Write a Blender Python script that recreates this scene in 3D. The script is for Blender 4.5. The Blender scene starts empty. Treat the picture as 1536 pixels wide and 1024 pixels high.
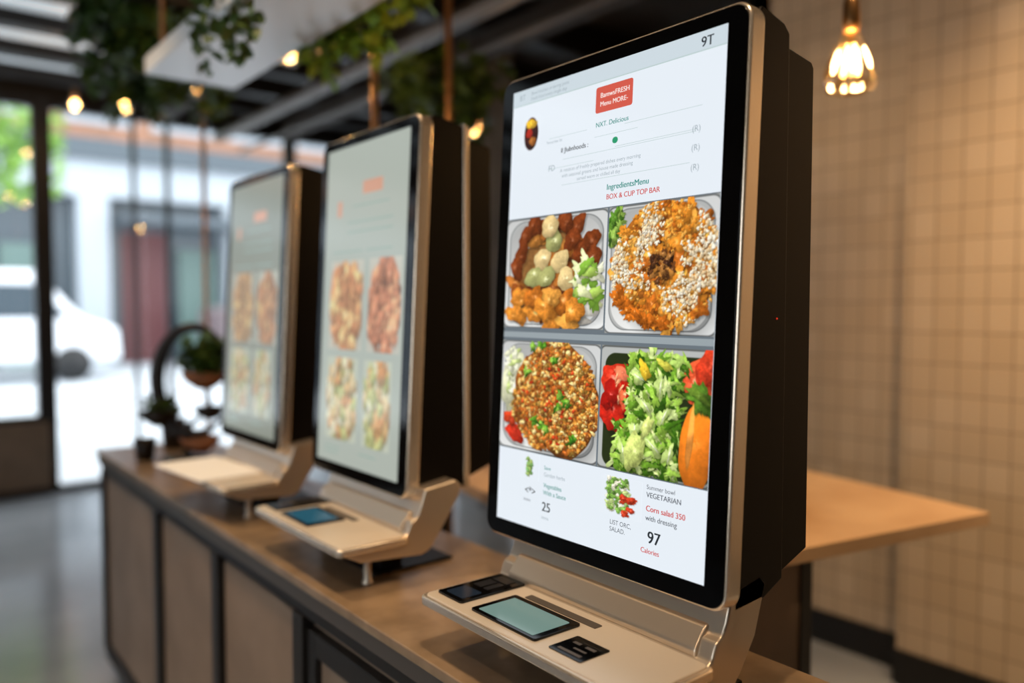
import bpy, bmesh, math, random
import numpy as np
from mathutils import Matrix, Vector
R = math.radians
scene = bpy.context.scene
try:
    scene.view_settings.view_transform = 'Standard'
except Exception:
    pass

# ------------------------------------------------------------ materials
def s2l(c):
    return tuple((x/12.92 if x <= 0.04045 else ((x+0.055)/1.055)**2.4) for x in c)

def pmat(name, col, rough=0.5, metal=0.0, em=None, es=0.0, noise=None, bump=0.0, nscale=20, spec=0.5, coat=0.0):
    m = bpy.data.materials.new(name); m.use_nodes = True
    nt = m.node_tree; b = nt.nodes['Principled BSDF']
    c = s2l(col)
    b.inputs['Base Color'].default_value = (*c, 1)
    b.inputs['Roughness'].default_value = rough
    b.inputs['Metallic'].default_value = metal
    b.inputs['Specular IOR Level'].default_value = spec
    b.inputs['Coat Weight'].default_value = coat
    if em is not None:
        b.inputs['Emission Color'].default_value = (*s2l(em), 1)
        b.inputs['Emission Strength'].default_value = es
    if noise or bump:
        tc = nt.nodes.new('ShaderNodeTexCoord')
        n = nt.nodes.new('ShaderNodeTexNoise'); n.inputs['Scale'].default_value = nscale
        n.inputs['Detail'].default_value = 6
        nt.links.new(tc.outputs['Object'], n.inputs['Vector'])
        if noise:
            mx = nt.nodes.new('ShaderNodeMix'); mx.data_type = 'RGBA'
            c2 = s2l(noise)
            mx.inputs['A'].default_value = (*c, 1); mx.inputs['B'].default_value = (*c2, 1)
            rp = nt.nodes.new('ShaderNodeMapRange')
            rp.inputs['From Min'].default_value = 0.35; rp.inputs['From Max'].default_value = 0.65
            nt.links.new(n.outputs['Fac'], rp.inputs['Value'])
            nt.links.new(rp.outputs['Result'], mx.inputs['Factor'])
            nt.links.new(mx.outputs['Result'], b.inputs['Base Color'])
        if bump:
            bp = nt.nodes.new('ShaderNodeBump'); bp.inputs['Strength'].default_value = bump
            bp.inputs['Distance'].default_value = 0.002
            nt.links.new(n.outputs['Fac'], bp.inputs['Height'])
            nt.links.new(bp.outputs['Normal'], b.inputs['Normal'])
    return m

def tile_mat():
    m = bpy.data.materials.new('tile_wall'); m.use_nodes = True
    nt = m.node_tree; b = nt.nodes['Principled BSDF']
    tc = nt.nodes.new('ShaderNodeTexCoord')
    sp = nt.nodes.new('ShaderNodeSeparateXYZ'); cb = nt.nodes.new('ShaderNodeCombineXYZ')
    nt.links.new(tc.outputs['Object'], sp.inputs[0])
    nt.links.new(sp.outputs['Y'], cb.inputs['X']); nt.links.new(sp.outputs['Z'], cb.inputs['Y'])
    br = nt.nodes.new('ShaderNodeTexBrick'); br.offset = 0.0; br.squash = 1.0
    br.inputs['Scale'].default_value = 1.0
    br.inputs['Brick Width'].default_value = 0.09
    br.inputs['Row Height'].default_value = 0.115
    br.inputs['Mortar Size'].default_value = 0.003
    br.inputs['Mortar Smooth'].default_value = 0.3
    br.inputs['Color1'].default_value = (*s2l((0.79, 0.715, 0.61)), 1)
    br.inputs['Color2'].default_value = (*s2l((0.75, 0.67, 0.56)), 1)
    br.inputs['Mortar'].default_value = (*s2l((0.55, 0.47, 0.38)), 1)
    nt.links.new(cb.outputs[0], br.inputs['Vector'])
    nt.links.new(br.outputs['Color'], b.inputs['Base Color'])
    bp = nt.nodes.new('ShaderNodeBump'); bp.invert = True
    bp.inputs['Strength'].default_value = 0.4; bp.inputs['Distance'].default_value = 0.002
    nt.links.new(br.outputs['Fac'], bp.inputs['Height']); nt.links.new(bp.outputs['Normal'], b.inputs['Normal'])
    b.inputs['Roughness'].default_value = 0.30
    return m

def attr_mat(name, strength):
    m = bpy.data.materials.new(name); m.use_nodes = True
    nt = m.node_tree; b = nt.nodes['Principled BSDF']
    a = nt.nodes.new('ShaderNodeAttribute'); a.attribute_name = 'Col'
    b.inputs['Base Color'].default_value = (0.01, 0.01, 0.01, 1)
    b.inputs['Roughness'].default_value = 0.12
    nt.links.new(a.outputs['Color'], b.inputs['Emission Color'])
    b.inputs['Emission Strength'].default_value = strength
    return m

def glass_mat(name, tint=(1, 1, 1), fac=0.06, rough=0.02, k=0.5):
    m = bpy.data.materials.new(name); m.use_nodes = True
    nt = m.node_tree; nt.nodes.clear()
    o = nt.nodes.new('ShaderNodeOutputMaterial'); mx = nt.nodes.new('ShaderNodeMixShader')
    t = nt.nodes.new('ShaderNodeBsdfTransparent'); g = nt.nodes.new('ShaderNodeBsdfGlossy')
    t.inputs['Color'].default_value = (*tint, 1); g.inputs['Roughness'].default_value = rough
    lw = nt.nodes.new('ShaderNodeLayerWeight'); lw.inputs['Blend'].default_value = 0.25
    ad = nt.nodes.new('ShaderNodeMath'); ad.operation = 'MULTIPLY_ADD'
    ad.inputs[1].default_value = k; ad.inputs[2].default_value = fac
    nt.links.new(lw.outputs['Facing'], ad.inputs[0])
    nt.links.new(ad.outputs[0], mx.inputs[0])
    nt.links.new(t.outputs[0], mx.inputs[1]); nt.links.new(g.outputs[0], mx.inputs[2])
    nt.links.new(mx.outputs[0], o.inputs[0])
    return m

M = {}
M['tile'] = tile_mat()
M['floor'] = pmat('polished_concrete', (0.66, 0.68, 0.70), 0.15, noise=(0.57, 0.59, 0.61), nscale=1.5, bump=0.04)
M['ceil'] = pmat('ceiling_dark', (0.24, 0.205, 0.17), 0.8, noise=(0.19, 0.16, 0.13), nscale=3)
M['white'] = pmat('white_paint', (0.88, 0.89, 0.89), 0.25)
M['glowslat'] = pmat('glowing_slat_mat', (0.85, 0.87, 0.88), 0.4, em=(.78, .84, .88), es=0.55)  # emission put in for window light on pale ceiling slats
M['beam'] = pmat('beam_dark', (0.09, 0.08, 0.07), 0.6)
M['plaster'] = pmat('plaster_dark', (0.34, 0.29, 0.24), 0.8, noise=(0.28, 0.24, 0.20), nscale=4)
M['concrete'] = pmat('column_concrete', (0.62, 0.62, 0.62), 0.7, noise=(0.54, 0.54, 0.54), nscale=4)
M['black'] = pmat('black_plastic', (0.030, 0.024, 0.022), 0.42, spec=0.16)
M['bezel'] = pmat('bezel_glass_black', (0.02, 0.02, 0.022), 0.08, spec=0.35)
M['frame'] = pmat('window_frame_black', (0.06, 0.06, 0.065), 0.45)
M['silver'] = pmat('brushed_silver', (0.82, 0.76, 0.68), 0.30, 0.80, bump=0.04, nscale=120)
M['silver_edge'] = pmat('edge_champagne', (0.93, 0.87, 0.79), 0.22, 0.80)
M['tray'] = pmat('tray_top_cream', (0.86, 0.81, 0.74), 0.28, 0.2)
M['ctop'] = pmat('countertop_stone', (0.58, 0.49, 0.39), 0.28, noise=(0.48, 0.40, 0.31), nscale=18)
M['cedge'] = pmat('counter_edge', (0.36, 0.33, 0.30), 0.4, 0.3)
M['cpanel'] = pmat('counter_panel_taupe', (0.58, 0.49, 0.41), 0.5, noise=(0.52, 0.435, 0.36), nscale=6)
M['cframe'] = pmat('counter_frame_black', (0.07, 0.06, 0.055), 0.45)
M['wood'] = pmat('table_wood', (0.84, 0.70, 0.54), 0.40, noise=(0.77, 0.62, 0.46), nscale=5)
M['sill'] = pmat('sill_wood', (0.52, 0.43, 0.35), 0.5, noise=(0.46, 0.38, 0.30), nscale=5)
M['copper'] = pmat('copper_rod', (0.78, 0.58, 0.40), 0.3, 0.6)
M['brass'] = pmat('brass_socket', (0.55, 0.40, 0.24), 0.35, 0.9)
M['cord'] = pmat('cord', (0.10, 0.07, 0.05), 0.8)
M['glow'] = pmat('filament_glow', (1, 0.8, 0.5), 0.5, em=(1.0, 0.76, 0.42), es=30)
M['glow2'] = pmat('bulb_glow', (1, 0.8, 0.5), 0.5, em=(1.0, 0.80, 0.50), es=30)
M['bulbglass'] = glass_mat('bulb_glass', (1.0, 0.84, 0.62), 0.08, 0.06, 0.7)
M['glass'] = glass_mat('window_glass', (0.97, 0.98, 0.98), 0.02, 0.01, 0.3)
M['leaf'] = pmat('leaf_bright', (0.60, 0.70, 0.19), 0.5, noise=(0.42, 0.56, 0.13), nscale=9)
M['leafd'] = pmat('leaf_dark', (0.20, 0.30, 0.11), 0.5, noise=(0.28, 0.38, 0.14), nscale=9)
M['terra'] = pmat('terracotta', (0.55, 0.35, 0.22), 0.6)
M['bronze'] = pmat('dark_bronze', (0.13, 0.10, 0.08), 0.35, 0.4)
M['paper'] = pmat('paper', (0.98, 0.98, 0.98), 0.6)
M['lcd'] = pmat('lcd_teal', (0.1, 0.2, 0.2), 0.12, em=(0.60, 0.72, 0.68), es=0.50)
M['lcd_blue'] = pmat('lcd_blue', (0.05, 0.1, 0.15), 0.12, em=(0.18, 0.42, 0.50), es=0.6)
M['lcd_dim'] = pmat('lcd_dim', (0.05, 0.07, 0.1), 0.12, em=(0.18, 0.23, 0.28), es=0.35)
M['led'] = pmat('led_red', (.4, .05, .03), 0.4, em=(.9, .2, .1), es=.8)

# ------------------------------------------------------------ geometry helpers
def link(o, parent=None, mat=None):
    scene.collection.objects.link(o)
    if parent is not None: o.parent = parent
    if mat is not None and o.data is not None: o.data.materials.append(mat)
    return o

def empty(name, loc=(0, 0, 0), rotz=0):
    e = bpy.data.objects.new(name, None); e.empty_display_size = 0.1
    e.location = loc; e.rotation_euler = (0, 0, rotz)
    scene.collection.objects.link(e); return e

def mesh(name, verts, faces, mat, parent=None, smooth=False, bevel=0, fix=True, segs=3):
    me = bpy.data.meshes.new(name); me.from_pydata([tuple(v) for v in verts], [], faces)
    if fix:
        bm = bmesh.new(); bm.from_mesh(me); bmesh.ops.recalc_face_normals(bm, faces=bm.faces); bm.to_mesh(me); bm.free()
    o = bpy.data.objects.new(name, me); link(o, parent, mat)
    if smooth or bevel:
        for p in me.polygons: p.use_smooth = True
    if bevel:
        md = o.modifiers.new('bev', 'BEVEL'); md.width = bevel; md.segments = segs; md.limit_method = 'ANGLE'; md.angle_limit = R(28)
        md.harden_normals = True
    return o

def boxdata(x0, x1, y0, y1, z0, z1, base=0):
    v = [(x0, y0, z0), (x1, y0, z0), (x1, y1, z0), (x0, y1, z0), (x0, y0, z1), (x1, y0, z1), (x1, y1, z1), (x0, y1, z1)]
    f = [(0, 3, 2, 1), (4, 5, 6, 7), (0, 1, 5, 4), (1, 2, 6, 5), (2, 3, 7, 6), (3, 0, 4, 7)]
    return v, [tuple(i+base for i in q) for q in f]

def box(name, x0, x1, y0, y1, z0, z1, mat, parent=None, bevel=0):
    v, f = boxdata(x0, x1, y0, y1, z0, z1)
    return mesh(name, v, f, mat, parent, bevel=bevel)

def boxes(name, lst, mat, parent=None, bevel=0):
    V, F = [], []
    for b in lst:
        v, f = boxdata(*b, base=len(V)); V += v; F += f
    return mesh(name, V, F, mat, parent, bevel=bevel)

def prism_y(name, poly, y0, y1, mat, parent=None, bevel=0):
    n = len(poly)
    V = [(x, y0, z) for x, z in poly] + [(x, y1, z) for x, z in poly]
    F = [tuple(range(n)), tuple(range(2*n-1, n-1, -1))] + [(i, (i+1) % n, n+(i+1) % n, n+i) for i in range(n)]
    return mesh(name, V, F, mat, parent, bevel=bevel)

def rrect(x0, x1, y0, y1, r, n=6):
    pts = []
    for cx, cy, a0 in ((x1-r, y1-r, 0), (x0+r, y1-r, 90), (x0+r, y0+r, 180), (x1-r, y0+r, 270)):
        for i in range(n+1):
            a = R(a0+90*i/n); pts.append((cx+r*math.cos(a), cy+r*math.sin(a)))
    return pts

def slab(name, poly, z0, z1, mat, parent=None, bevel=0, mw=None):
    n = len(poly)
    V = [(x, y, z0) for x, y in poly] + [(x, y, z1) for x, y in poly]
    F = [tuple(range(n-1, -1, -1)), tuple(range(n, 2*n))] + [(i, (i+1) % n, n+(i+1) % n, n+i) for i in range(n)]
    o = mesh(name, V, F, mat, parent, bevel=bevel)
    if mw is not None: o.matrix_local = mw
    return o

def lathe(name, prof, mat, parent=None, loc=(0, 0, 0), n=24, smooth=True, flute=0, nf=8):
    V, F = [], []
    for r, z in prof:
        for i in range(n):
            a = 2*math.pi*i/n; q = r*(1+flute*math.cos(nf*a)); V.append((loc[0]+q*math.cos(a), loc[1]+q*math.sin(a), loc[2]+z))
    for j in range(len(prof)-1):
        for i in range(n):
            F.append((j*n+i, j*n+(i+1) % n, (j+1)*n+(i+1) % n, (j+1)*n+i))
    return mesh(name, V, F, mat, parent, smooth=smooth, fix=False)

def tube(name, pts, r, mat, parent=None, radii=None, cyc=False):
    cu = bpy.data.curves.new(name, 'CURVE'); cu.dimensions = '3D'; cu.bevel_depth = r; cu.bevel_resolution = 4; cu.use_fill_caps = True
    sp = cu.splines.new('POLY'); sp.points.add(len(pts)-1)
    for i, p in enumerate(pts):
        sp.points[i].co = (*p, 1)
        if radii: sp.points[i].radius = radii[i]
    sp.use_cyclic_u = cyc
    o = bpy.data.objects.new(name, cu); return link(o, parent, mat)

def leaves(name, centers, size, mat, parent=None, seed=0, droop=0.3):
    rg = random.Random(seed); V, F = [], []
    for c in centers:
        L = size*rg.uniform(0.7, 1.3); Wd = L*rg.uniform(0.28, 0.42)
        rot = Matrix.Rotation(rg.uniform(0, 6.28), 3, 'Z') @ Matrix.Rotation(rg.uniform(-1.2, 0.9)+droop, 3, 'Y') @ Matrix.Rotation(rg.uniform(-.8, .8), 3, 'X')
        b = len(V)
        for p in ((0, 0, 0), (L*.3, Wd, L*.05), (L*.7, Wd*.8, 0), (L, 0, -L*.12), (L*.7, -Wd*.8, 0), (L*.3, -Wd, L*.05), (L*.5, 0, L*.08)):
            V.append(tuple(Vector(c)+rot @ Vector(p)))
        for i in range(6): F.append((b+i, b+(i+1) % 6, b+6))
    return mesh(name, V, F, mat, parent, fix=False)

# ------------------------------------------------------------ food picture painter (flat menu pictures shown on the screens)
def vnoise(rg, H, W, cells):
    g = rg.rand(cells+1, cells+1)
    ys = np.linspace(0, cells-1e-6, H); xs = np.linspace(0, cells-1e-6, W)
    yi = ys.astype(int); xi = xs.astype(int); fy = (ys-yi)[:, None]; fx = (xs-xi)[None, :]
    fy = fy*fy*(3-2*fy); fx = fx*fx*(3-2*fx)
    return (g[yi][:, xi]*(1-fy)*(1-fx)+g[yi][:, xi+1]*(1-fy)*fx+g[yi+1][:, xi]*fy*(1-fx)+g[yi+1][:, xi+1]*fy*fx)

class Pic:
    def __init__(s, W, H, bg, seed, S=1.0):
        s.W, s.H, s.S = W, H, S; s.im = np.ones((H, W, 3))*np.array(bg); s.rg = np.random.RandomState(seed)
        s.yy, s.xx = np.mgrid[0:H, 0:W]
        s.nz = .45*vnoise(s.rg, H, W, 22)+.30*vnoise(s.rg, H, W, 48)+.25*vnoise(s.rg, H, W, 90)
        s.lo = vnoise(s.rg, H, W, 7)
    def lov(s, x, y):
        return s.lo[int(min(max(y, 0), .999)*s.H), int(min(max(x, 0), .999)*s.W)]
    def blob(s, cx, cy, rx, ry, ang, col, wob=0.15, shadow=0.4, spec=0.12, tex=0.30):
        W, H = s.W, s.H; rg = s.rg
        cx = .5+(cx-.5)*s.S; cy = .5+(cy-.5)*s.S; rx *= s.S; ry *= s.S
        m = max(rx, ry)*1.6
        i0, i1 = int(max(0, (cx-m)*W)), int(min(W, (cx+m)*W+2)); j0, j1 = int(max(0, (cy-m)*H)), int(min(H, (cy+m)*H+2))
        if i1 <= i0 or j1 <= j0: return
        ps = rg.rand(4)*6.28
        def mask(ox, oy, grow):
            X = s.xx[j0:j1, i0:i1]/W-cx-ox; Y = s.yy[j0:j1, i0:i1]/H-cy-oy
            u = (X*math.cos(ang)+Y*math.sin(ang))/(rx*grow); v = (-X*math.sin(ang)+Y*math.cos(ang))/(ry*grow)
            th = np.arctan2(v, u)
            rr = 1+wob*(.5*np.sin(2*th+ps[0])+.45*np.sin(3*th+ps[1])+.35*np.sin(5*th+ps[2])+.2*np.sin(9*th+ps[3]))
            return X, Y, np.sqrt(u*u+v*v)/rr
        sub = s.im[j0:j1, i0:i1]
        q = min(rx, ry)
        if shadow:
            _, _, d = mask(q*.18, q*.28, 1.15)
            sub *= (1-shadow*np.clip((1-d)*2.0, 0, 1))[..., None]
        X, Y, d = mask(0, 0, 1)
        a = np.clip((1-d)*q*W*0.9+.4, 0, 1)[..., None]
        n = s.nz[j0:j1, i0:i1]
        c = np.array(col)[None, None, :]*np.ones(sub.shape)
        sh = 1.04-.16*np.clip((X+1.2*Y)/q, -1.3, 1.5)*.8-.16*np.clip(d, 0, 1)**4+tex*2.2*(n-.5)
        c = c*sh[..., None]
        ox, oy = (rg.rand(2)-.6)*.7
        g = np.exp(-(((X-q*ox)**2+(Y-q*oy)**2)/(q*.30)**2))*np.clip((n-.42)*6, 0, 1)
        c = c+spec*1.6*g[..., None]
        sub[:] = sub*(1-a)+np.clip(c, 0, 1)*a
    def rr(s, x0, x1, y0, y1, r, col, edge=None, ew=0.012, grad=0.0):
        X = s.xx/s.W; Y = s.yy/s.H
        qx = np.abs(X-(x0+x1)/2)-(x1-x0)/2+r; qy = np.abs(Y-(y0+y1)/2)-(y1-y0)/2+r
        d = np.hypot(np.maximum(qx, 0), np.maximum(qy, 0))+np.minimum(np.maximum(qx, qy), 0)-r
        if edge is not None:
            a = np.clip(-d*s.W+.5, 0, 1)[..., None]; s.im = s.im*(1-a)+np.array(edge)*a
            d = d+ew
        c = np.array(col)*(1-grad*(1-Y-.3*X))[..., None]
        a = np.clip(-d*s.W/2+.5, 0, 1)[..., None]; s.im = s.im*(1-a)+c*a
    def out(s, k=.5, sat=1.0, con=.12):
        im = s.im
        p = np.pad(im, ((1, 1), (1, 1), (0, 0)), 'edge')
        bl = (p[:-2, 1:-1]+p[2:, 1:-1]+p[1:-1, :-2]+p[1:-1, 2:])/4
        im = im*(1-k)+bl*k
        g = im.mean(-1, keepdims=True); im = g+(im-g)*sat
        return np.clip(im, 0, 1)

def container(p, S=1.0):
    p.rr(-.02, 1.02, 0.0, 1.0, .08, (.90, .905, .90), (.40, .41, .41), .012, .12)
    p.rr(0.03, .97, 0.025, .97, .17, (.70, .705, .70), (.52, .53, .53), .010)
    p.rr(0.05, .95, 0.045, .96, .20, (.93, .93, .92), None, 0, .30)

def pic_chicken(N, seed=1):
    p = Pic(N, N, (.62, .63, .62), seed, 1.12); container(p); rg = p.rg
    for k in range(8):
        p.blob(.50+.16*(rg.rand()-.5), .52+.2*(rg.rand()-.5), .28, .26, rg.rand()*3, (.52, .36, .20), .1, .15, 0, .2)
    p.blob(.74, .72, .17, .18, .3, (.92, .90, .86), .2, .2, .1, .12); p.blob(.60, .86, .22, .07, .1, (.90, .87, .82), .2, .2, .1, .12)
    cols = [(.62, .34, .14), (.44, .21, .10), (.70, .42, .18), (.54, .28, .12), (.74, .48, .22), (.36, .17, .08)]
    for k in range(40):
        a = rg.rand()*6.28; r = math.sqrt(rg.rand())*.34
        x = .47+r*math.cos(a); y = .48+r*math.sin(a)*1.08
        if x > .64 and y > .42: continue
        p.blob(x, y, .070+.03*rg.rand(), .050+.022*rg.rand(), rg.rand()*3, cols[rg.randint(6)], .28, .45)
    for x, y in ((.70, .16), (.82, .28), (.60, .12), (.24, .20), (.20, .34), (.84, .40), (.74, .34), (.32, .12), (.16, .46), (.66, .26)):
        p.blob(x, y, .060, .098, rg.rand()*1.2-.5, (.46, .22, .10), .16, .45)
    for x, y in ((.50, .26), (.40, .40), (.56, .42), (.33, .54), (.46, .14), (.62, .56), (.44, .54)):
        p.blob(x, y, .074, .092, rg.rand()*.9, (.86, .75, .52) if rg.rand() > .35 else (.64, .64, .40), .12, .45, spec=.25, tex=.14)
    for k in range(36):
        x = .80+.15*(rg.rand()-.5); y = .58+.32*(rg.rand()-.5)
        p.blob(x, y, .080, .034, rg.rand()*3, [(.66, .78, .36), (.86, .88, .66), (.50, .68, .24), (.88, .88, .76)][rg.randint(4)], .35, .25, .08, .14)
    for x, y in ((.20, .70), (.34, .82), (.50, .90), (.17, .84), (.60, .74), (.66, .88), (.49, .70), (.33, .70), (.44, .80), (.70, .80)):
        p.blob(x, y, .105, .074, rg.rand()*3, [(.84, .52, .19), (.74, .42, .14), (.88, .60, .26)][rg.randint(3)], .26, .45, spec=.22)
    return p.out()

def pic_crumb(N, seed=2):
    p = Pic(N, N, (.60, .61, .60), seed, 1.10); container(p); rg = p.rg
    for k in range(40):
        p.blob(.11+.10*(rg.rand()-.5), .20+.25*(rg.rand()-.5), .05, .02, rg.rand()*3, [(.36, .54, .18), (.55, .68, .30), (.24, .40, .12)][rg.randint(3)], .4)
    p.blob(.53, .48, .42, .42, 0, (.62, .36, .13), .08, .45, 0, .3)
    for k in range(180):
        a = rg.rand()*6.28; r = .42*math.sqrt(rg.rand())
        p.blob(.54+r*math.cos(a), .48+r*math.sin(a), .05+.03*rg.rand(), .035+.02*rg.rand(), rg.rand()*3, [(.84, .52, .17), (.74, .40, .13), (.90, .62, .26)][rg.randint(3)], .45, .35, .18)
    for k in range(1900):
        a = rg.rand()*6.28; r = .13+.31*math.sqrt(rg.rand())
        x = .54+r*math.cos(a)*1.02; y = .48+r*math.sin(a)
        n = p.lov(x*.9+.05, y)+.30*(rg.rand()-.5)+(.08 if y < .55 else -.08)
        if n > .56: c = [(.96, .91, .82), (.92, .84, .70), (.88, .76, .58)][rg.randint(3)]
        else:
            if rg.rand() < .72: continue
            c = [(.88, .55, .18), (.78, .42, .12), (.93, .66, .30)][rg.randint(3)]
        q = .006+.009*rg.rand(); p.blob(x, y, q*1.3, q, rg.rand()*3, c, .35, .28, .05, .15)
    for k in range(60):
        a = rg.rand()*6.28; r = .10*math.sqrt(rg.rand())
        p.blob(.52+r*math.cos(a), .49+r*math.sin(a), .034, .018, rg.rand()*3, [(.36, .22, .12), (.60, .40, .20), (.24, .14, .09), (.70, .46, .2)][rg.randint(4)], .4, .4, .15)
    for k in range(34):
        a = 1.3+rg.rand()*1.4; r = .36+.07*rg.rand()
        p.blob(.50+r*math.cos(a), .48+r*math.sin(a), .045, .024, rg.rand()*3, (.76, .40, .11), .45, .3, .2)
    return p.out()

def pic_grain(N, seed=3):
    p = Pic(N, N, (.60, .61, .60), seed, 1.10); container(p); rg = p.rg
    p.blob(.16, .42, .10, .32, .1, (.84, .84, .70), .2, .2, .1, .15)
    for k in range(16): p.blob(.15+.08*(rg.rand()-.5), .30+.4*(rg.rand()-.5), .06, .025, rg.rand()*3, [(.76, .82, .52), (.88, .88, .76)][rg.randint(2)], .4, .2)
    p.blob(.20, .82, .10, .07, .4, (.78, .20, .12), .2); p.blob(.15, .70, .06, .07, .4, (.80, .26, .14), .3)
    p.blob(.58, .50, .38, .44, 0, (.54, .32, .14), .09, .45, 0, .3)
    for k in range(2400):
        a = rg.rand()*6.28; r = math.sqrt(rg.rand())*(1+.05*math.sin(3*a)+.04*math.sin(7*a))
        x = .565+.39*r*math.cos(a); y = .50+.445*r*math.sin(a)
        c = [(.86, .58, .24), (.76, .46, .17), (.93, .73, .40), (.66, .36, .14), (.80, .42, .16), (.56, .42, .18), (.95, .82, .54), (.50, .28, .12)][rg.randint(8)]
        q = .008+.010*rg.rand(); p.blob(x, y, q*1.5, q, rg.rand()*3, c, .3, .26, .18, .2)
    for k in range(36):
        a = rg.rand()*6.28; r = math.sqrt(rg.rand())*.34
        p.blob(.56+r*math.cos(a), .52+r*math.sin(a), .018, .012, rg.rand()*3, [(.84, .28, .12), (.70, .18, .08)][rg.randint(2)], .35, .3, .2)
    for x, y in ((.62, .46), (.68, .52), (.60, .56), (.45, .72), (.40, .70), (.50, .75), (.35, .10), (.44, .06), (.30, .30), (.74, .80), (.56, .18)):
        for k in range(6):
            p.blob(x+.05*(rg.rand()-.5), y+.05*(rg.rand()-.5), .030, .013, rg.rand()*3, [(.35, .58, .16), (.52, .70, .26), (.20, .40, .10)][rg.randint(3)], .45, .3, .12)
    return p.out()

def pic_salad(N, seed=4):
    p = Pic(N, N, (.58, .58, .56), seed); rg = p.rg
    p.rr(-.02, 1.02, 0.0, 1.0, .06, (.72, .73, .72), (.36, .37, .36), .014)
    p.rr(0.04, 1.02, 0.06, .98, .10, (.16, .20, .10))
    for x, y, rx, ry, c in ((.18, .30, .18, .15, (.82, .20, .12)), (.13, .54, .13, .16, (.80, .16, .10)), (.28, .44, .13, .09, (.90, .38, .24)), (.10, .40, .09, .12, (.66, .10, .07)), (.22, .22, .10, .05, (.92, .48, .34))):
        p.blob(x, y, rx, ry, .3, c, .22, .4, .25, .22)
    for k in range(14): p.blob(.18+.2*(rg.rand()-.5), .38+.3*(rg.rand()-.5), .035, .012, rg.rand()*3, [(.95, .62, .45), (.60, .08, .05)][rg.randint(2)], .4, .15, .1)
    p.blob(.90, .24, .16, .17, .3, (.88, .34, .20), .16, spec=.2); p.blob(.96, .14, .10, .14, .1, (.80, .24, .14), .16)
    cols = [(.42, .60, .18), (.56, .72, .26), (.68, .80, .40), (.28, .46, .11), (.78, .85, .54), (.19, .34, .08), (.60, .75, .30)]
    for k in range(760):
        t = k/760.0
        x = .47+(rg.rand()-.5)*.62*(.6+.5*rg.rand()); y = .08+.88*rg.rand()
        if x > .74 and y > .22: x -= .22
        if x < .30 and y < .62: x += .20
        p.blob(x, y, .040+.06*rg.rand()*(1.1-t*.5), .016+.026*rg.rand(), rg.rand()*3.1, cols[rg.randint(7)], .55, .30, .06, .26)
    for x, y, a in ((.36, .24, -.7), (.56, .30, .5), (.44, .46, -.3), (.60, .52, .8), (.34, .66, .3), (.52, .76, -.5), (.66, .80, .6), (.24, .84, .1)):
        p.blob(x, y, .08, .040, a+1.2, (.74, .83, .48), .45, .3, .1, .2); p.blob(x+.01, y, .06, .008, a+1.2, (.88, .91, .74), .4, 0, 0, .1)
    p.blob(.90, .70, .15, .34, .10, (.94, .50, .14), .05, .45, .06, .10); p.blob(.84, .64, .028, .24, .08, (.99, .62, .27), .1, 0, .03, .1)
    for k in range(12): p.blob(.92+.08*(rg.rand()-.5), .36+.07*(rg.rand()-.5), .10, .035, rg.rand()*1.5, [(.26, .40, .12), (.40, .52, .18), (.34, .50, .16)][rg.randint(3)], .3)
    p.blob(.42, .18, .045, .08, -.6, (.90, .74, .20), .25); p.blob(.60, .13, .07, .035, .4, (.80, .78, .30), .3)
    p.blob(.35, .82, .085, .17, .25, (.78, .83, .46), .16, spec=.12); p.blob(.46, .62, .04, .10, .5, (.78, .82, .46), .25)
    return p.out()

def pic_fried(N, seed=5, c0=(.72, .42, .22)):
    p = Pic(N, N, (.82, .80, .74), seed); rg = p.rg
    p.blob(.5, .5, .46, .50, 0, c0, .25, .1, 0, .3)
    for k in range(90):
        a = rg.rand()*6.28; r = math.sqrt(rg.rand())*.44
        f = .75+.70*rg.rand(); p.blob(.5+r*math.cos(a), .52+1.1*r*math.sin(a), .12, .08, rg.rand()*3, tuple(min(1, c*f) for c in c0), .4, .25, .2)
    return p.out()

def pic_mix(N, seed=6):
    p = Pic(N, N, (.80, .82, .74), seed); rg = p.rg
    for k in range(120):
        c = [(.86, .66, .42), (.76, .76, .48), (.94, .88, .72), (.84, .56, .34), (.66, .68, .40), (.90, .76, .55)][rg.randint(6)]
        a = rg.rand()*6.28; r = math.sqrt(rg.rand())*.46
        p.blob(.5+r*math.cos(a), .5+1.05*r*math.sin(a), .11, .07, rg.rand()*3, c, .4, .2, .2)
    return p.out()

def picture_obj(name, im, x0, x1, y0, y1, mat, parent, M0, off, fade=0.0, bg=(.7, .78, .75)):
    H, W, _ = im.shape
    im = im*(1-fade)+np.array(bg)*fade
    col = np.clip(im, 0, 1)**2.2
    gx, gy = np.meshgrid(np.linspace(x0, x1, W), np.linspace(y1, y0, H))
    co = np.stack([gx, gy, np.full_like(gx, off)], -1).reshape(-1, 3)
    idx = np.arange(W*H).reshape(H, W)
    q = np.stack([idx[1:, :-1], idx[1:, 1:], idx[:-1, 1:], idx[:-1, :-1]], -1).reshape(-1, 4)
    me = bpy.data.meshes.new(name)
    me.vertices.add(W*H); me.vertices.foreach_set('co', co.astype(np.float32).ravel())
    me.loops.add(q.size); me.loops.foreach_set('vertex_index', q.astype(np.int32).ravel())
    me.polygons.add(len(q)); me.polygons.foreach_set('loop_start', np.arange(0, q.size, 4, dtype=np.int32))
    me.update(calc_edges=True); me.validate()
    at = me.color_attributes.new('Col', 'FLOAT_COLOR', 'POINT')
    rgba = np.concatenate([col.reshape(-1, 3), np.ones((W*H, 1))], 1).astype(np.float32)
    at.data.foreach_set('color', rgba.ravel())
    o = bpy.data.objects.new(name, me); link(o, parent, mat); o.matrix_local = M0
    return o

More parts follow.
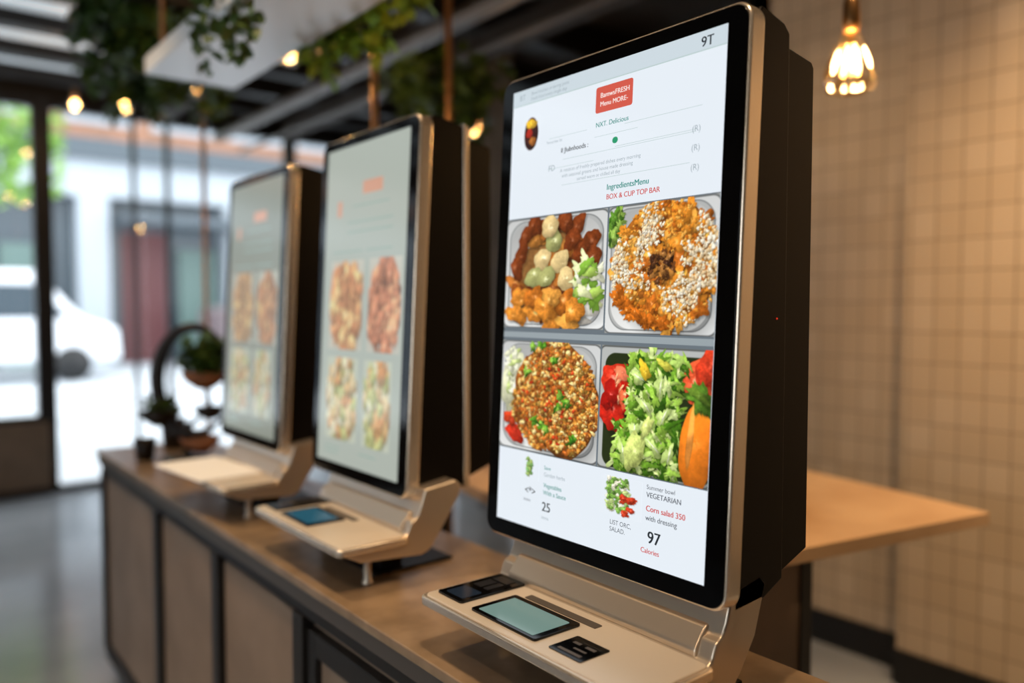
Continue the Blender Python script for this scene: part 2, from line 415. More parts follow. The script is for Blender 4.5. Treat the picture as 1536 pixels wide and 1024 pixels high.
# ------------------------------------------------------------ kiosk
TILT = R(3.0)
def inkmat(name, c):
    return pmat(name, tuple(x*.2 for x in c), 0.15, em=c, es=1.0)
INK = dict(dark=inkmat('ink_dark', (.16, .18, .20)), teal=inkmat('ink_teal', (.20, .56, .52)), red=inkmat('ink_red', (.80, .26, .24)),
           grey=inkmat('ink_grey', (.62, .67, .70)), white=inkmat('ink_white', (.98, .92, .90)), green=inkmat('ink_green', (.16, .60, .42)),
           line=inkmat('ink_line', (.74, .81, .81)), button=inkmat('ink_button', (.83, .36, .30)), hdr=inkmat('ink_header', (.80, .85, .88)),
           bar=inkmat('ink_bar', (.42, .46, .49)), dgrey=inkmat('ink_dgrey', (.35, .37, .40)), bar2=inkmat('ink_bar2', (.60, .64, .66)))

def kiosk(w0, w1, kind, KH=.816, sh0=None, sh1=None):
    KW = w1-w0; wc = (w0+w1)/2
    root = empty('self_order_kiosk', (0.874, wc, 0.90))
    AX0, AX1, AY0, AY1 = 0.034, KW-.036, 0.032, KH-.026
    s, c = math.sin(TILT), math.cos(TILT)
    MP = Matrix(((0, s, -c, 0), (-1, 0, 0, KW/2), (0, c, s, 0.165), (0, 0, 0, 1)))
    slab('panel_shell', rrect(0, KW, 0, KH, 0.026, 8), -0.034, -0.002, M['silver_edge'], root, bevel=0.004, mw=MP)
    slab('bezel_glass', rrect(.0040, KW-.0040, .0040, KH-.0040, 0.023, 8), -0.004, 0.0, M['bezel'], root, bevel=0.001, mw=MP)
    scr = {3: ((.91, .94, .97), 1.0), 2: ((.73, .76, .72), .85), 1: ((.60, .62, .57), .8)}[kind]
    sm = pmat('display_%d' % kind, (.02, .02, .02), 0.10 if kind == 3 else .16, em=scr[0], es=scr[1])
    slab('display', [(AX0, AY0), (AX1, AY0), (AX1, AY1), (AX0, AY1)], -0.001, 0.0004, sm, root, mw=MP)
    aw, ah = AX1-AX0, AY1-AY0
    def A(u): return AX0+u*aw
    def B(v): return AY1-v*ah
    def rect(n, u0, u1, v0, v1, m, off=.0007, r=0):
        p = rrect(A(u0), A(u1), B(v1), B(v0), r, 4) if r else [(A(u0), B(v1)), (A(u1), B(v1)), (A(u1), B(v0)), (A(u0), B(v0))]
        mesh(n, [(x, y, off) for x, y in p], [tuple(range(len(p)))], m, root, fix=False).matrix_local = MP
    def text(sx, u, v, size, m, al='LEFT', dbl=0):
        cu = bpy.data.curves.new('label_text', 'FONT'); cu.body = sx; cu.size = size; cu.align_x = al; cu.align_y = 'CENTER'
        cu.materials.append(m)
        for i, dx in enumerate((0, dbl) if dbl else (0,)):
            o = bpy.data.objects.new('label_text', cu); link(o, root)
            o.matrix_local = MP @ Matrix.Translation((A(u)+dx, B(v), .0013+.00005*i))
    if kind == 3:
        pm = attr_mat('menu_photo_bright', 1.0)
        rect('header_band', 0, 1, 0, .034, INK['hdr']); rect('header_line', 0, 1, .034, .0365, INK['line'], .0008)
        text('BT', .04, .018, .014, INK['grey']); text('Bowl kitchen ordering point', .11, .014, .0085, INK['grey']); text('fresh food every single day', .11, .026, .0085, INK['grey'])
        text('9T', .905, .021, .020, INK['dark'], dbl=.0007)
        rect('menu_button', .460, .632, .046, .100, INK['button'], .0008, .004)
        text('BamwsFRESH', .482, .065, .0112, INK['white'], dbl=.0004); text('Menu MORE-', .482, .083, .0108, INK['white'], dbl=.0004)
        text('NXT. Delicious', .465, .125, .0112, INK['teal'], dbl=.0003)
        im = Pic(40, 44, (.91, .94, .97), 9); im.blob(.5, .5, .40, .46, 0, (.22, .07, .05), .02, 0, .1)
        im.blob(.5, .22, .32, .14, 0, (.88, .68, .15), .1, 0); im.blob(.4, .48, .18, .14, 0, (.70, .16, .10), .1); im.blob(.6, .72, .2, .14, 0, (.60, .36, .14), .1)
        picture_obj('menu_icon_jar', im.im, A(.065), A(.165), B(.145), B(.066), pm, root, MP, .0009)
        for u0, u1, v in ((.22, .42, .128), (.46, .66, .148), (.60, .92, .134), (.30, .90, .180), (.30, .88, .236), (.22, .46, .196), (.56, .9, .176)):
            rect('rule_line', u0, u1, v, v+.0010, INK['line'])
        text('Favourites list', .21, .137, .0070, INK['grey']); text('Il Jlubnhoods :', .29, .161, .0115, INK['dark'], dbl=.0004)
        rect('leaf_badge', .547, .573, .157, .170, INK['green'], .0009, .005)
        for v in (.176, .211, .247): text('(R)', .885, v, .0125, INK['grey'])
        text('FD', .225, .196, .014, INK['grey'])
        text('A rotation of freshly prepared dishes every morning', .29, .205, .0085, INK['grey'])
        text('with seasonal greens and house made dressing', .30, .217, .0085, INK['grey'])
        text('served warm or chilled all day', .38, .229, .0080, INK['grey'])
        text('IngredientsMenu', .53, .258, .0130, INK['teal'], dbl=.0006); text('BOX & CUP TOP BAR', .53, .278, .0115, INK['red'], dbl=.0004)
        N = 250
        rect('gallery_back', .0, 1, .298, .831, INK['bar'], .0008)
        picture_obj('menu_photo_a', pic_chicken(N), A(.0), A(.541), B(.550), B(.300), pm, root, MP, .0012)
        picture_obj('menu_photo_b', pic_crumb(N), A(.549), A(1), B(.556), B(.300), pm, root, MP, .0012)
        rect('gallery_bar', .0, 1, .560, .573, INK['bar2'], .0010)
        picture_obj('menu_photo_c', pic_grain(N), A(.0), A(.534), B(.829), B(.580), pm, root, MP, .0012)
        picture_obj('menu_photo_d', pic_salad(N), A(.542), A(1), B(.829), B(.580), pm, root, MP, .0012)
        g = Pic(50, 60, (.91, .94, .97), 12)
        for k in range(40): g.blob(.5+.2*(g.rg.rand()-.5), .5+.6*(g.rg.rand()-.5), .10, .06, g.rg.rand()*3, (.45+.2*g.rg.rand(), .68, .38), .3, .1)
        picture_obj('menu_icon_herb', g.im, A(.13), A(.24), B(.892), B(.832), pm, root, MP, .0011)
        g = Pic(60, 60, (.91, .94, .97), 13)
        for k in range(90): g.blob(.42+.5*(g.rg.rand()-.5), .45+.8*(g.rg.rand()-.5), .09, .05, g.rg.rand()*3, [(.50, .68, .30), (.72, .80, .50), (.88, .86, .76), (.40, .55, .25)][g.rg.randint(4)], .3, .2)
        for k in range(12): g.blob(.68+.3*(g.rg.rand()-.5), .68+.4*(g.rg.rand()-.5), .09, .07, 0, (.80, .25, .15), .3, .2)
        picture_obj('menu_icon_salad', g.im, A(.565), A(.745), B(.920), B(.842), pm, root, MP, .0011)
        text('Save', .27, .858, .0095, INK['teal']); text('Garden herbs', .27, .873, .0095, INK['grey'])
        text('Vegetables', .27, .897, .0105, INK['teal'], dbl=.0003); text('With a Sauce', .27, .913, .0105, INK['teal'], dbl=.0003)
        text('<*>', .165, .918, .018, INK['dark'], dbl=.0006); text('menu', .16, .938, .0085, INK['dgrey'])
        text('25', .265, .945, .022, INK['dark'], dbl=.0009); text('items', .265, .968, .0085, INK['grey'])
        text('Summer bowl', .765, .848, .0095, INK['dgrey']); text('VEGETARIAN', .765, .863, .0110, INK['dgrey'], dbl=.0004)
        text('Corn salad 350', .765, .889, .0118, INK['red'], dbl=.0006); text('with dressing', .765, .907, .0110, INK['dgrey'], dbl=.0003)
        text('LIST ORC,', .61, .934, .0100, INK['dgrey']); text('SALAD.', .61, .948, .0100, INK['dgrey'])
        text('97', .775, .944, .025, INK['dark'], dbl=.0011); text('Calories', .75, .970, .0105, INK['red'], dbl=.0004)
    else:
        pm = attr_mat('menu_photo_soft_%d' % kind, .88)
        fade = .20 if kind == 2 else .42; bg = scr[0]  # fade mixes window-glare haze into the far screens' picture colours
        rr = [((.10, .53), (.36, .640)), ((.60, .97), (.36, .640)), ((.10, .50), (.665, .925)), ((.58, .90), (.665, .925))]
        ims = [pic_fried(64, 5, (.86, .55, .36)), pic_fried(64, 7, (.80, .48, .34)), pic_mix(64, 6), pic_mix(64, 8)] if kind == 2 else \
              [pic_fried(64, 15, (.80, .54, .32)), pic_fried(64, 17, (.80, .47, .27)), pic_mix(64, 16), pic_mix(64, 18)]
        for i, ((u0, u1), (v0, v1)) in enumerate(rr):
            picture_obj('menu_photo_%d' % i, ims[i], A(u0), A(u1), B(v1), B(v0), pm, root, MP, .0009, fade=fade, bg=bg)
        tm = pmat('ink_soft_red_%d' % kind, (.2, .1, .1), .2, em=(.86, .66, .56), es=.85); ts = pmat('ink_soft_teal_%d' % kind, (.1, .2, .2), .2, em=(.64, .72, .68), es=.85)
        rect('title_button', .48, .72, .12, .16, tm, .0009, .004); rect('logo_badge', .16, .22, .17, .22, tm, .0009, .003)
        for u0, u1, v in ((.36, .8, .19), (.3, .85, .24), (.3, .85, .27), (.12, .5, .33), (.55, .85, .33), (.1, .3, .95), (.55, .75, .95), (.1, .28, .965)):
            rect('rule_line', u0, u1, v, v+.005, ts)
    # rear housing
    yw = KW/2-.010
    t = KH-.80
    m, k2 = (.150, .222) if kind == 3 else (.172, .242)
    bx = [(.033, .158), (.035, .19), (.075, .955+t), (.082, .965+t), (m-.014, .952+t), (m, .940+t), (m, .182), (m-.045, .163)]
    prism_y('housing_front', bx, -yw, yw, M['black'], root, bevel=0.004)
    prism_y('housing_rear', [(m-.004, .186), (m-.004, .925+t), (k2-.006, .914+t), (k2, .906+t), (k2, .212)], -yw+.006, yw-.006, M['black'], root, bevel=0.003)
    if kind != 3:
        prism_y('housing_trim', [(.160, .17), (.160, .956+t), (.174, .950+t), (.174, .17)], -yw-.003, yw+.003, M['silver_edge'], root, bevel=0.002)
    else:
        lathe('status_led', [(0, 0), (.0013, 0), (.0013, .001), (0, .001)], M['led'], root, n=10).matrix_local = Matrix.Translation((.125, -yw-.0003, .56)) @ Matrix.Rotation(R(90), 4, 'X')
    # stand: J shaped silver casting that becomes the payment shelf
    a0 = (sh0 if sh0 is not None else w0)-wc; a1 = (sh1 if sh1 is not None else w1)-wc
    q = 0 if kind != 3 else -.016
    prof = [(-.172, .088), (-.172, .096), (-.022, .098), (-.012, .104), (-.006, .118), (-.002, .126), (.010, .132), (.018, .148),
            (.032, .190), (.110+q, .200), (.125+q, .185), (.118+q, .165), (.085, .115), (.052, .070), (.040, .058), (.022, .052), (-.120, .062)]
    prism_y('stand_casting', prof, a0+.010, a1-.012, M['silver'], root, bevel=0.004)
    prism_y('stand_ridge', [(-.016, .100), (-.016, .112), (.008, .140), (.02, .142), (.02, .100)], a0+.035, a1-.04, M['silver'], root, bevel=.004)
    slab('shelf_lip', rrect(-.176, -.010, a0+.002, a1-.002, .016, 5), .083, .099, M['silver_edge'], root, bevel=0.004)
    slab('shelf_top', rrect(-.168, -.018, a0+.010, a1-.010, .011, 5), .098, .101, M['tray'], root, bevel=0.001)
    lathe('foot', [(0, 0), (.012, 0), (.012, .004), (.008, .008), (.008, .072), (0, .072)], M['silver'], root, (-.08, a0+.06, 0), 16)
    box('pedestal', -.02, .035, -.16, .14, 0, .056, M['black'], root, .004)
    box('base_plate', -.05, .15, -.19, .17, 0, .007, M['black'], root, .002)
    z = .101
    if kind != 1:
        k = (a1-a0)/.475
        def yy(q): return a0+(q+.2375)*k
        slab('card_reader', rrect(-.150, -.014, yy(.150), yy(.218), .006), z, z+.004, M['bezel'], root, .001)
        slab('reader_window', rrect(-.140, -.100, yy(.160), yy(.206), .004), z+.004, z+.0046, M['lcd_dim'], root)
        boxes('reader_slots', [(-.085, -.050, yy(.165), yy(.178), z+.004, z+.0048), (-.085, -.050, yy(.184), yy(.204), z+.004, z+.0048), (-.045, -.025, yy(.165), yy(.204), z+.004, z+.0048)], M['cframe'], root)
        slab('terminal_body', rrect(-.152, -.060, yy(-.030), yy(.122), .005), z, z+.004, M['bezel'], root, .001)
        slab('terminal_lcd', rrect(-.145, -.072, yy(-.018), yy(.110), .002), z+.004, z+.0046, M['lcd'] if kind == 3 else M['lcd_blue'], root)
        slab('terminal_caption', rrect(-.052, -.036, yy(-.05), yy(.11), .002), z, z+.0012, M['cedge'], root)
        if kind == 3:
            slab('card_slot_plate', rrect(-.148, -.090, yy(-.118), yy(-.054), .003), z, z+.0015, M['bezel'], root)
            boxes('card_slot_marks', [(-.140, -.134, yy(-.108), yy(-.064), z+.0015, z+.0019), (-.125, -.121, yy(-.104), yy(-.080), z+.0015, z+.0019), (-.112, -.106, yy(-.108), yy(-.090), z+.0015, z+.0019), (-.112, -.106, yy(-.080), yy(-.066), z+.0015, z+.0019)], M['cedge'], root)
    else:
        o = slab('paper_sheets', rrect(-.105, .085, -.16, .17, .001), 0, .004, M['paper'], root)
        o.matrix_local = Matrix.Translation((-.105, .0, z)) @ Matrix.Rotation(R(6), 4, 'Z')
    return root

kiosk(.640, 1.172, 3, .822, .640, 1.125)
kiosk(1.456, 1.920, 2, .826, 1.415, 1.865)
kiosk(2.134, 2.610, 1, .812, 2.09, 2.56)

# ------------------------------------------------------------ counter
ct = empty('service_counter', (0, 0, 0))
box('countertop', .692, 1.136, -.60, 3.56, .880, .900, M['ctop'], ct, .003)
box('top_edge_rail', .698, 1.130, -.59, 3.55, .845, .880, M['cedge'], ct, .002)
box('carcass', .730, 1.110, -.58, 3.53, .06, .845, M['cpanel'], ct)
box('plinth', .745, 1.100, -.56, 3.51, 0, .06, M['cframe'], ct)
divs = [3.53, 2.74, 2.16, 1.62, 1.06, .50, -.05, -.58]
fr = [(.706, .732, -.58, 3.53, .815, .845), (.706, .732, -.58, 3.53, .055, .10)]
for d in divs: fr.append((.700, .732, d-.035 if d > 3 else d-.026, d if d > 3 else d+.026, .10, .815))
boxes('frame_bars', fr, M['cframe'], ct, .002)
pl = []
for a, b in zip(divs[1:], divs[:-1]): pl.append((.716, .731, a+.035, b-.035, .115, .800))
boxes('door_panels', pl[:3]+pl[4:], M['cpanel'], ct, .004)
a, b = divs[4], divs[3]
boxes('door_inner_frame', [(.708, .731, a+.03, a+.07, .12, .79), (.708, .731, b-.07, b-.03, .12, .79), (.708, .731, a+.07, b-.07, .74, .79), (.708, .731, a+.07, b-.07, .12, .16)], M['frame'], ct, .003)
box('door_inner_panel', .724, .731, a+.07, b-.07, .16, .74, M['cpanel'], ct)

# ------------------------------------------------------------ table behind
tb = empty('wooden_table', (2.364, .870, 0), -math.atan2(.196, .981))
box('table_top', -1.12, 0, 0, 1.34, .882, .918, M['wood'], tb, .003)
box('side_panel', -1.08, -.66, .05, .075, 0, .882, M['sill'], tb)
boxes('legs', [(-.66, -.625, .045, .08, 0, .882), (-.66, -.625, 1.25, 1.285, 0, .882), (-1.10, -1.07, .045, .08, 0, .882), (-1.10, -1.07, 1.25, 1.285, 0, .882), (-.66, -.625, .08, 1.25, .80, .83)], M['cframe'], tb)

# ------------------------------------------------------------ room
XL, XR, YB, YF, ZC = -3.2, 6.2, -2.6, 7.2, 3.4
box('floor', XL, XR, YB, YF+.12, -.08, 0, M['floor'])
box('ceiling', XL, XR, YB, YF+.12, ZC, ZC+.1, M['ceil'])
box('wall_right', 3.10, 3.22, YB, 1.464, 0, ZC, M['tile'])
box('wall_right_recess', 3.24, 3.34, 1.464, 2.26, 0, ZC, M['tile'])
box('wall_partition', 3.24, XR, 2.16, 2.26, 0, ZC, M['plaster'])
box('wall_far_right', XR, XR+.1, 2.16, YF, 0, ZC, M['plaster'])
box('wall_back', XL, 3.2, YB-.1, YB, 0, ZC, M['plaster'])
boxes('wall_left', [(XL-.1, XL, 1.6, YF+.12, 0, ZC), (XL-.1, XL, YB, 1.6, 0, .7), (XL-.1, XL, YB, 1.6, 2.7, ZC), (XL-.1, XL, YB, -.8, .7, 2.7)], M['plaster'])
boxes('baseboard_right', [(3.085, 3.10, YB, 1.464, 0, .14), (3.10, 3.24, 1.464, 1.479, 0, .14), (3.225, 3.24, 1.479, 2.26, 0, .14)], M['frame'])
boxes('trim_left_window', [(XL-.08, XL-.02, y-.03, y+.03, .7, 2.7) for y in (-.75, .4, 1.55)], M['frame'])
boxes('wall_front_header', [(XL, XR, YF, YF+.12, 3.14, ZC)], M['beam'])
boxes('wall_front_low', [(XL, 1.07, YF-.06, YF+.12, 0, .575)], M['sill'])
box('baseboard_front', XL, 1.07, YF-.075, YF-.06, 0, .06, M['frame'])
box('structural_column', 3.50, 3.80, 4.75, 5.05, 0, ZC-.001, M['concrete'])
wn = empty('window_1')
ms = [(1.00, 1.13)] + [(x-.02, x+.02) for x in (-.4, -1.8, -2.9)]
fb = [(a, b, YF-.03, YF+.08, 0.575 if b < 1.1 else 0, 3.14) for a, b in ms]
fb += [(XL, 1.10, YF-.02, YF+.07, .575, .62), (XL, XR, YF-.02, YF+.07, 3.02, 3.14), (1.10, XR, YF-.02, YF+.07, 0, .05)]
fb += [(1.72, 1.75, YF, YF+.05, 0, 3.1), (1.985, 2.02, YF, YF+.05, 0, 3.1), (3.05, 3.15, YF-.02, YF+.07, 0, 3.1), (4.2, 4.26, YF, YF+.05, 0, 3.1), (5.3, 5.4, YF, YF+.05, 0, 3.1)]
boxes('window_frame', fb, M['frame'], wn)
box('window_pane', XL, XR, YF+.02, YF+.026, .06, 3.1, M['glass'], wn)

boxes('ceiling_beam', [(XL, XR, y, y+.14, ZC-.22, ZC) for y in (1.2, 2.6, 4.0, 5.05, 5.7, 6.35, 6.95)], M['beam'])
boxes('glowing_ceiling_slat', [(XL, 1.40, a, b, ZC-.14, ZC-.10) for a, b in ((4.3, 5.0), (5.24, 5.66), (5.90, 6.30), (6.56, 6.92))], M['glowslat'])  # pale ceiling slats, not lamps; their brightness is added glow
boxes('ceiling_joist', [(x, x+.10, 2.3, YF, ZC-.36, ZC-.22) for x in (1.9, 3.0, 4.2, 5.2)], M['ceil'])
for i, (x, z, r) in enumerate(((2.4, 2.95, .05), (3.95, 3.0, .09), (2.6, 2.85, .015))):
    tube('ceiling_pipe', [(x, 2.3, z), (x, 7.1, z)], r, M['cedge'])

# planter shelf hung over counter
ps = empty('hanging_planter_shelf')
box('shelf_board', .78, 1.10, 1.1, 3.06, 2.30, 2.36, M['white'], ps, .004)
boxes('shelf_hangers', [(x-.006, x+.006, y-.006, y+.006, 2.36, ZC) for x in (.82, 1.06) for y in (1.3, 2.2, 2.98)], M['copper'], ps)
def cluster(n, c, s, strands=0, ln=.3, sd=1):
    r = random.Random(sd); P = []
    def g(m, q): return m+max(-1.7, min(1.7, r.gauss(0, 1)))*q
    for i in range(n): P.append((g(c[0], s[0]), g(c[1], s[1]), g(c[2], s[2])))
    for k in range(strands):
        x, y, z = g(c[0], s[0]), g(c[1], s[1]), c[2]
        L = ln*r.uniform(.4, 1.2); t = 0
        while t < L:
            P.append((x+r.uniform(-.012, .012), y+r.uniform(-.012, .012), z-t)); t += .012
            x += r.uniform(-.004, .004); y += r.uniform(-.004, .004)
    return P
leaves('shelf_ivy', cluster(420, (1.17, 2.28, 2.43), (.04, .20, .05), 36, .17, 2), .050, M['leaf'], ps, 3)
leaves('shelf_greens', cluster(420, (.96, 2.2, 2.44), (.08, .40, .04), 6, .10, 5), .05, M['leafd'], ps, 6)
leaves('edge_vines', cluster(90, (.80, 2.25, 2.42), (.02, .12, .04), 10, .26, 7), .045, M['leafd'], ps, 8)
ph = empty('hanging_planter_box')
box('planter_box', .80, 1.18, 3.30, 3.95, 2.66, 2.90, M['beam'], ph, .005)
boxes('planter_hangers', [(x-.006, x+.006, y-.006, y+.006, 2.9, ZC) for x in (.88, 1.10) for y in (3.4, 3.85)], M['copper'], ph)
leaves('planter_foliage', cluster(1500, (.98, 3.62, 2.82), (.14, .17, .14), 56, .45, 8), .07, M['leafd'], ph, 9)
hp = empty('hanging_fern')
lathe('fern_pot', [(0, 0), (.06, 0), (.09, .12), (.08, .12), (0, .10)], M['beam'], hp, (1.98, 2.95, 2.36))
boxes('fern_hanger', [(1.977, 1.983, 2.947, 2.953, 2.46, ZC)], M['cord'], hp)
leaves('fern_leaves', cluster(320, (1.98, 2.95, 2.46), (.12, .14, .05), 20, .2, 11), .07, M['leafd'], hp, 12)
for x, y in ((1.31, 2.36), (1.70, 2.50), (1.28, 4.0)):
    lathe('copper_pole', [(0, 0), (.012, 0), (.012, ZC-.225), (0, ZC-.225)], M['copper'], None, (x, y, 0), 16)

# ------------------------------------------------------------ pendant lamps
def bulb(x, y, z, s=1.0, power=6, detailed=False, name='pendant_bulb', lit=None):
    lit = lit or M['glow2']
    e = empty(name, (x, y, z))
    boxes('cord', [(-.003*s, .003*s, -.003*s, .003*s, .11*s, ZC-z)], M['cord'], e)
    lathe('socket', [(0, .135*s), (.008*s, .135*s), (.017*s, .12*s), (.019*s, .075*s), (.016*s, .058*s), (0, .058*s)], M['brass'], e)
    lathe('glass_globe', [(.015*s, .062*s), (.018*s, .05*s), (.030*s, .028*s), (.042*s, 0), (.052*s, -.030*s), (.055*s, -.048*s), (.048*s, -.064*s), (.030*s, -.072*s), (.012*s, -.066*s), (0, -.064*s)] if detailed else
          [(.015*s, .062*s), (.020*s, .05*s), (.038*s, .025*s), (.048*s, 0), (.050*s, -.018*s), (.044*s, -.042*s), (.030*s, -.058*s), (.012*s, -.066*s), (0, -.067*s)], M['bulbglass'], e, n=64, flute=.05 if detailed else 0)
    if detailed:
        pts = []
        for i in range(7):
            a = 2*math.pi*i/7
            pts.append((.008*s*math.cos(a), .008*s*math.sin(a), .030*s)); pts.append((.018*s*math.cos(a+.45), .018*s*math.sin(a+.45), -.034*s))
        tube('filament', pts, .0013*s, M['glow'], e)
        lathe('stem', [(0, .06*s), (.006*s, .06*s), (.004*s, .01*s), (0, .008*s)], M['bulbglass'], e, n=12)
    else:
        lathe('filament_core', [(0, .030*s), (.013*s, .020*s), (.023*s, 0), (.018*s, -.022*s), (0, -.032*s)], lit, e, n=16)
    l = bpy.data.lights.new('lamp', 'POINT'); l.energy = power; l.color = (1, .66, .34); l.shadow_soft_size = .03*s
    lo = bpy.data.objects.new('lamp', l); link(lo, e); lo.location = (0, 0, -.005)
    return e
bulb(1.90, 1.04, 2.085, 1.15, 15, True)
bulb(1.20, 2.78, 2.405, .95, 9)
bulb(1.32, 2.78, 2.52, .8, 9)
bulb(1.13, 4.86, 2.60, .8, 8)
bulb(1.117, 6.15, 2.85, .8, 8)
bulb(1.34, 4.25, 2.60, .7, 8)
e = bulb(2.656, 3.64, 2.46, .8, 8, name='pendant_lamp')
lathe('shade', [(.02, .12), (.035, .10), (.055, .03), (.053, .03), (.033, .098)], M['brass'], e)

def spot(x, y, tx, ty, tz, power, size=70, col=(1, .70, .42)):  # ceiling spots and their cans are added to light wall, counter and table
    e = empty('added_spotlight', (x, y, ZC-.02))
    lathe('added_can', [(0, .02), (.045, .02), (.05, -.13), (.044, -.13), (.040, -.02), (0, -.02)], M['beam'], e, n=20)
    l = bpy.data.lights.new('spot', 'SPOT'); l.energy = power; l.spot_size = R(size); l.spot_blend = .8; l.color = col; l.shadow_soft_size = .05
    o = bpy.data.objects.new('spot', l); link(o, e); o.location = (0, 0, -.14)
    d = Vector((tx-x, ty-y, tz-(ZC-.16))); o.rotation_euler = d.to_track_quat('-Z', 'Y').to_euler()
spot(1.9, .5, 3.1, .4, 1.6, 175, 80, (1, .68, .40))
spot(1.9, -.5, 3.1, -.4, 1.5, 160, 90, (1, .68, .40))
spot(2.3, 1.8, 3.2, 1.9, 1.3, 24, 70)
spot(.3, .3, .85, .85, .95, 120, 60)
spot(.2, 1.9, .85, 1.9, .95, 110, 60)
spot(.0, 3.2, .9, 2.9, .9, 90, 60)
spot(1.9, .8, 1.7, 1.3, .9, 100, 50)
spot(-.8, 1.2, .7, 1.6, .5, 100, 60, (1, .74, .50))

# ------------------------------------------------------------ ornament with bowls at end of counter
orn = empty('bowl_stand_ornament', (.915, 3.10, .90))
lathe('base', [(0, 0), (.085, 0), (.08, .012), (.02, .02), (0, .02)], M['bronze'], orn)
vx, vy = .7809, -.6247
arc = []
for i in range(28):
    a = R(50+(265)*i/27); arc.append((vx*(.03+.14*math.cos(a)), vy*(.03+.14*math.cos(a)), .30+.20*math.sin(a)))
tube('ring_arm', arc, .017, M['bronze'], orn, [0.4+1.1*math.sin(math.pi*min(1, (i+2)/29)) for i in range(28)])
tube('stem', [(0, 0, .01), (0, 0, .10), (.01, -.01, .14)], .014, M['bronze'], orn)
def bowl(n, c, r, m):
    lathe(n, [(0, 0), (r*.35, 0), (r*.8, r*.35), (r, r*.75), (r*.93, r*.75), (r*.7, r*.4), (0, r*.2)], m, orn, c)
bowl('upper_bowl', (vx*.07, vy*.07, .27), .085, M['terra'])
bowl('side_bowl', (-vx*.10, -vy*.10, .13), .075, M['bronze'])
bowl('lower_bowl', (vx*.05, vy*.05, .03), .075, M['terra'])
bowl('mid_bowl', (vx*.09, vy*.09, .155), .06, M['bronze'])
tube('upper_rest', [(vx*.07, vy*.07, .275), (vx*.09, vy*.09, .20), (0, 0, .12)], .008, M['bronze'], orn)
tube('side_rest', [(-vx*.10, -vy*.10, .135), (0, 0, .08)], .008, M['bronze'], orn)
leaves('succulent_leaves', cluster(220, (vx*.07, vy*.07, .37), (.035, .035, .03), 0, 0, 21), .06, M['leafd'], orn, 22, -.6)
leaves('side_leaves', cluster(60, (-vx*.10, -vy*.10, .20), (.03, .03, .015), 0, 0, 24), .04, M['leafd'], orn, 25, -.6)
cup = empty('dark_cup', (.79, 3.20, .90))
lathe('cup_body', [(0, 0), (.03, 0), (.042, .08), (.039, .08), (.028, .005), (0, .005)], M['bronze'], cup)
cup = empty('dark_cup', (.95, 3.40, .90))
lathe('cup_body', [(0, 0), (.04, 0), (.05, .12), (.046, .12), (.036, .005), (0, .005)], M['bronze'], cup)

# ------------------------------------------------------------ street outside
M['street'] = pmat('street_pavement', (.82, .84, .86), .7, noise=(.74, .76, .78), nscale=.6)
M['brick'] = pmat('facade_brick', (.64, .47, .38), .8, noise=(.56, .42, .34), nscale=1.5)
M['stone'] = pmat('facade_stone', (.68, .71, .74), .7)
M['shop'] = pmat('shop_dark', (.28, .32, .35), .25)
M['maroon'] = pmat('shop_maroon', (.36, .18, .19), .5)
M['teal'] = pmat('shop_green', (.38, .47, .45), .5)
M['vanw'] = pmat('van_white', (.92, .93, .95), .3)
box('ground', -40, 60, YF+.12, 70, -.10, -.02, M['street'])
bl = empty('street_building')
box('upper_facade', -14, 34, 22.4, 26, 5.6, 14, M['brick'], bl)
box('lower_shops', -14, 34, 22.6, 26, -.02, 4.2, M['shop'], bl)
box('fascia', -14, 34, 22.0, 26, 4.2, 5.1, M['stone'], bl)
box('cornice', -14, 34, 21.8, 26, 5.1, 5.6, M['shop'], bl)
boxes('columns', [(x, x+.7, 22.0, 22.6, -.02, 4.2) for x in (-12, -8, -4, 0, 4.0, 7.6, 9.4, 11.2, 14.8, 19, 24)], M['stone'], bl)
boxes('maroon_doors', [(x, x+1.2, 22.5, 22.6, 0, 3.4) for x in (-6, 5.1, 8.5, 12.6, 20.5)], M['maroon'], bl)
boxes('green_shutters', [(x, x+1.0, 22.45, 22.6, 0, 3.0) for x in (6.5, 2.4, 16)], M['teal'], bl)
boxes('upper_windows', [(x, x+1.3, 22.3, 22.42, z, z+2.0) for x in range(-12, 32, 2) for z in (6.2, 9.8)], M['shop'], bl)
boxes('window_surrounds', [(x-.15, x+1.45, 22.34, 22.41, z-.15, z+2.15) for x in range(-12, 32, 2) for z in (6.2, 9.8)], M['stone'], bl)
boxes('awnings', [(x, x+3.2, 20.9, 22.0, 3.5, 3.75) for x in (-3.5, 4.9, 11.8)], M['shop'], bl)

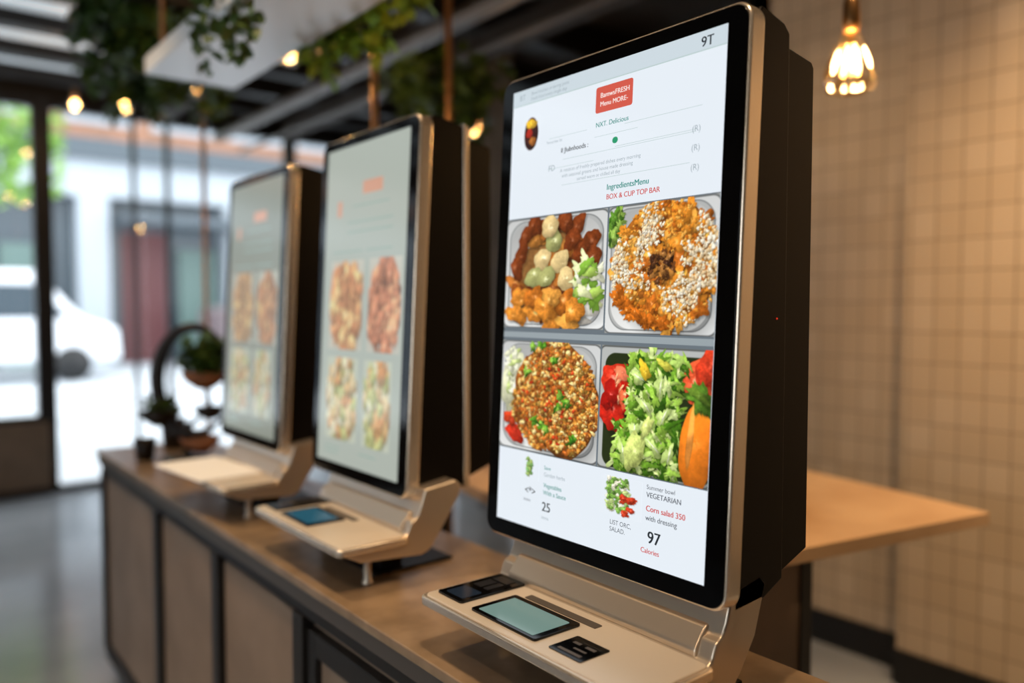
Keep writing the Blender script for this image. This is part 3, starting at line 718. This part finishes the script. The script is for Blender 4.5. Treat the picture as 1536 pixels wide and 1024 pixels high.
def van(x, y, name='delivery_van', L=5.0, H=2.2, mat=None):
    v = empty(name, (x, y, -.02))
    h = L/2
    pr = [(-h, .4), (-h, H*.92), (-h+.2, H), (h-1.5, H), (h-.7, H*.58), (h-.05, H*.48), (h, .4)]
    n = len(pr); V = [(a, -.95, b) for a, b in pr]+[(a, .95, b) for a, b in pr]
    F = [tuple(range(n)), tuple(range(2*n-1, n-1, -1))]+[(i, (i+1) % n, n+(i+1) % n, n+i) for i in range(n)]
    mesh('body', V, F, mat or M['vanw'], v, bevel=.08)
    gl = [(h-2.4, H*.58), (h-2.4, H*.88), (h-1.5, H*.88), (h-.95, H*.58)]
    for s in (-.96, .96):
        mesh('side_window', [(a, s, b) for a, b in gl], [(0, 1, 2, 3)], M['shop'], v, fix=False)
    for wx in (-h+.9, h-.9):
        for s in (-.9, .9):
            o = lathe('wheel', [(0, -.12), (.34, -.12), (.36, 0), (.34, .12), (0, .12)], M['frame'], v); o.rotation_euler = (R(90), 0, 0); o.location = (wx, s, .36)
van(1.5, 18.8)
van(8.6, 19.8, 'parked_car', 4.3, 1.5, pmat('car_grey', (.50, .45, .46), .3))
tr = empty('street_tree', (.9, 11.8, -.02))
lathe('trunk', [(0, 0), (.12, 0), (.09, 1.5), (.08, 3.3), (0, 3.3)], M['bronze'], tr)
M['leaft'] = pmat('tree_leaf', (.56, .72, .30), .5, noise=(.42, .60, .22), nscale=3)
leaves('crown', cluster(1100, (.1, 0, 3.55), (.50, .50, .40), 0, 0, 31), .14, M['leaft'], tr, 32)

# ------------------------------------------------------------ world, camera
w = bpy.data.worlds.new('World'); scene.world = w; w.use_nodes = True
nt = w.node_tree; bg = nt.nodes['Background']
bg.inputs['Color'].default_value = (.90, .95, 1.0, 1); bg.inputs['Strength'].default_value = 4.2

cam = bpy.data.cameras.new('Camera'); co = bpy.data.objects.new('Camera', cam); scene.collection.objects.link(co)
co.location = (0, 0, 1.477); co.rotation_euler = (R(87.5), 0, -R(38.66))
cam.sensor_width = 36; cam.lens = 28.125; cam.clip_start = .05; cam.clip_end = 200
cam.dof.use_dof = True; cam.dof.focus_distance = 1.20; cam.dof.aperture_fstop = 1.15
scene.camera = co
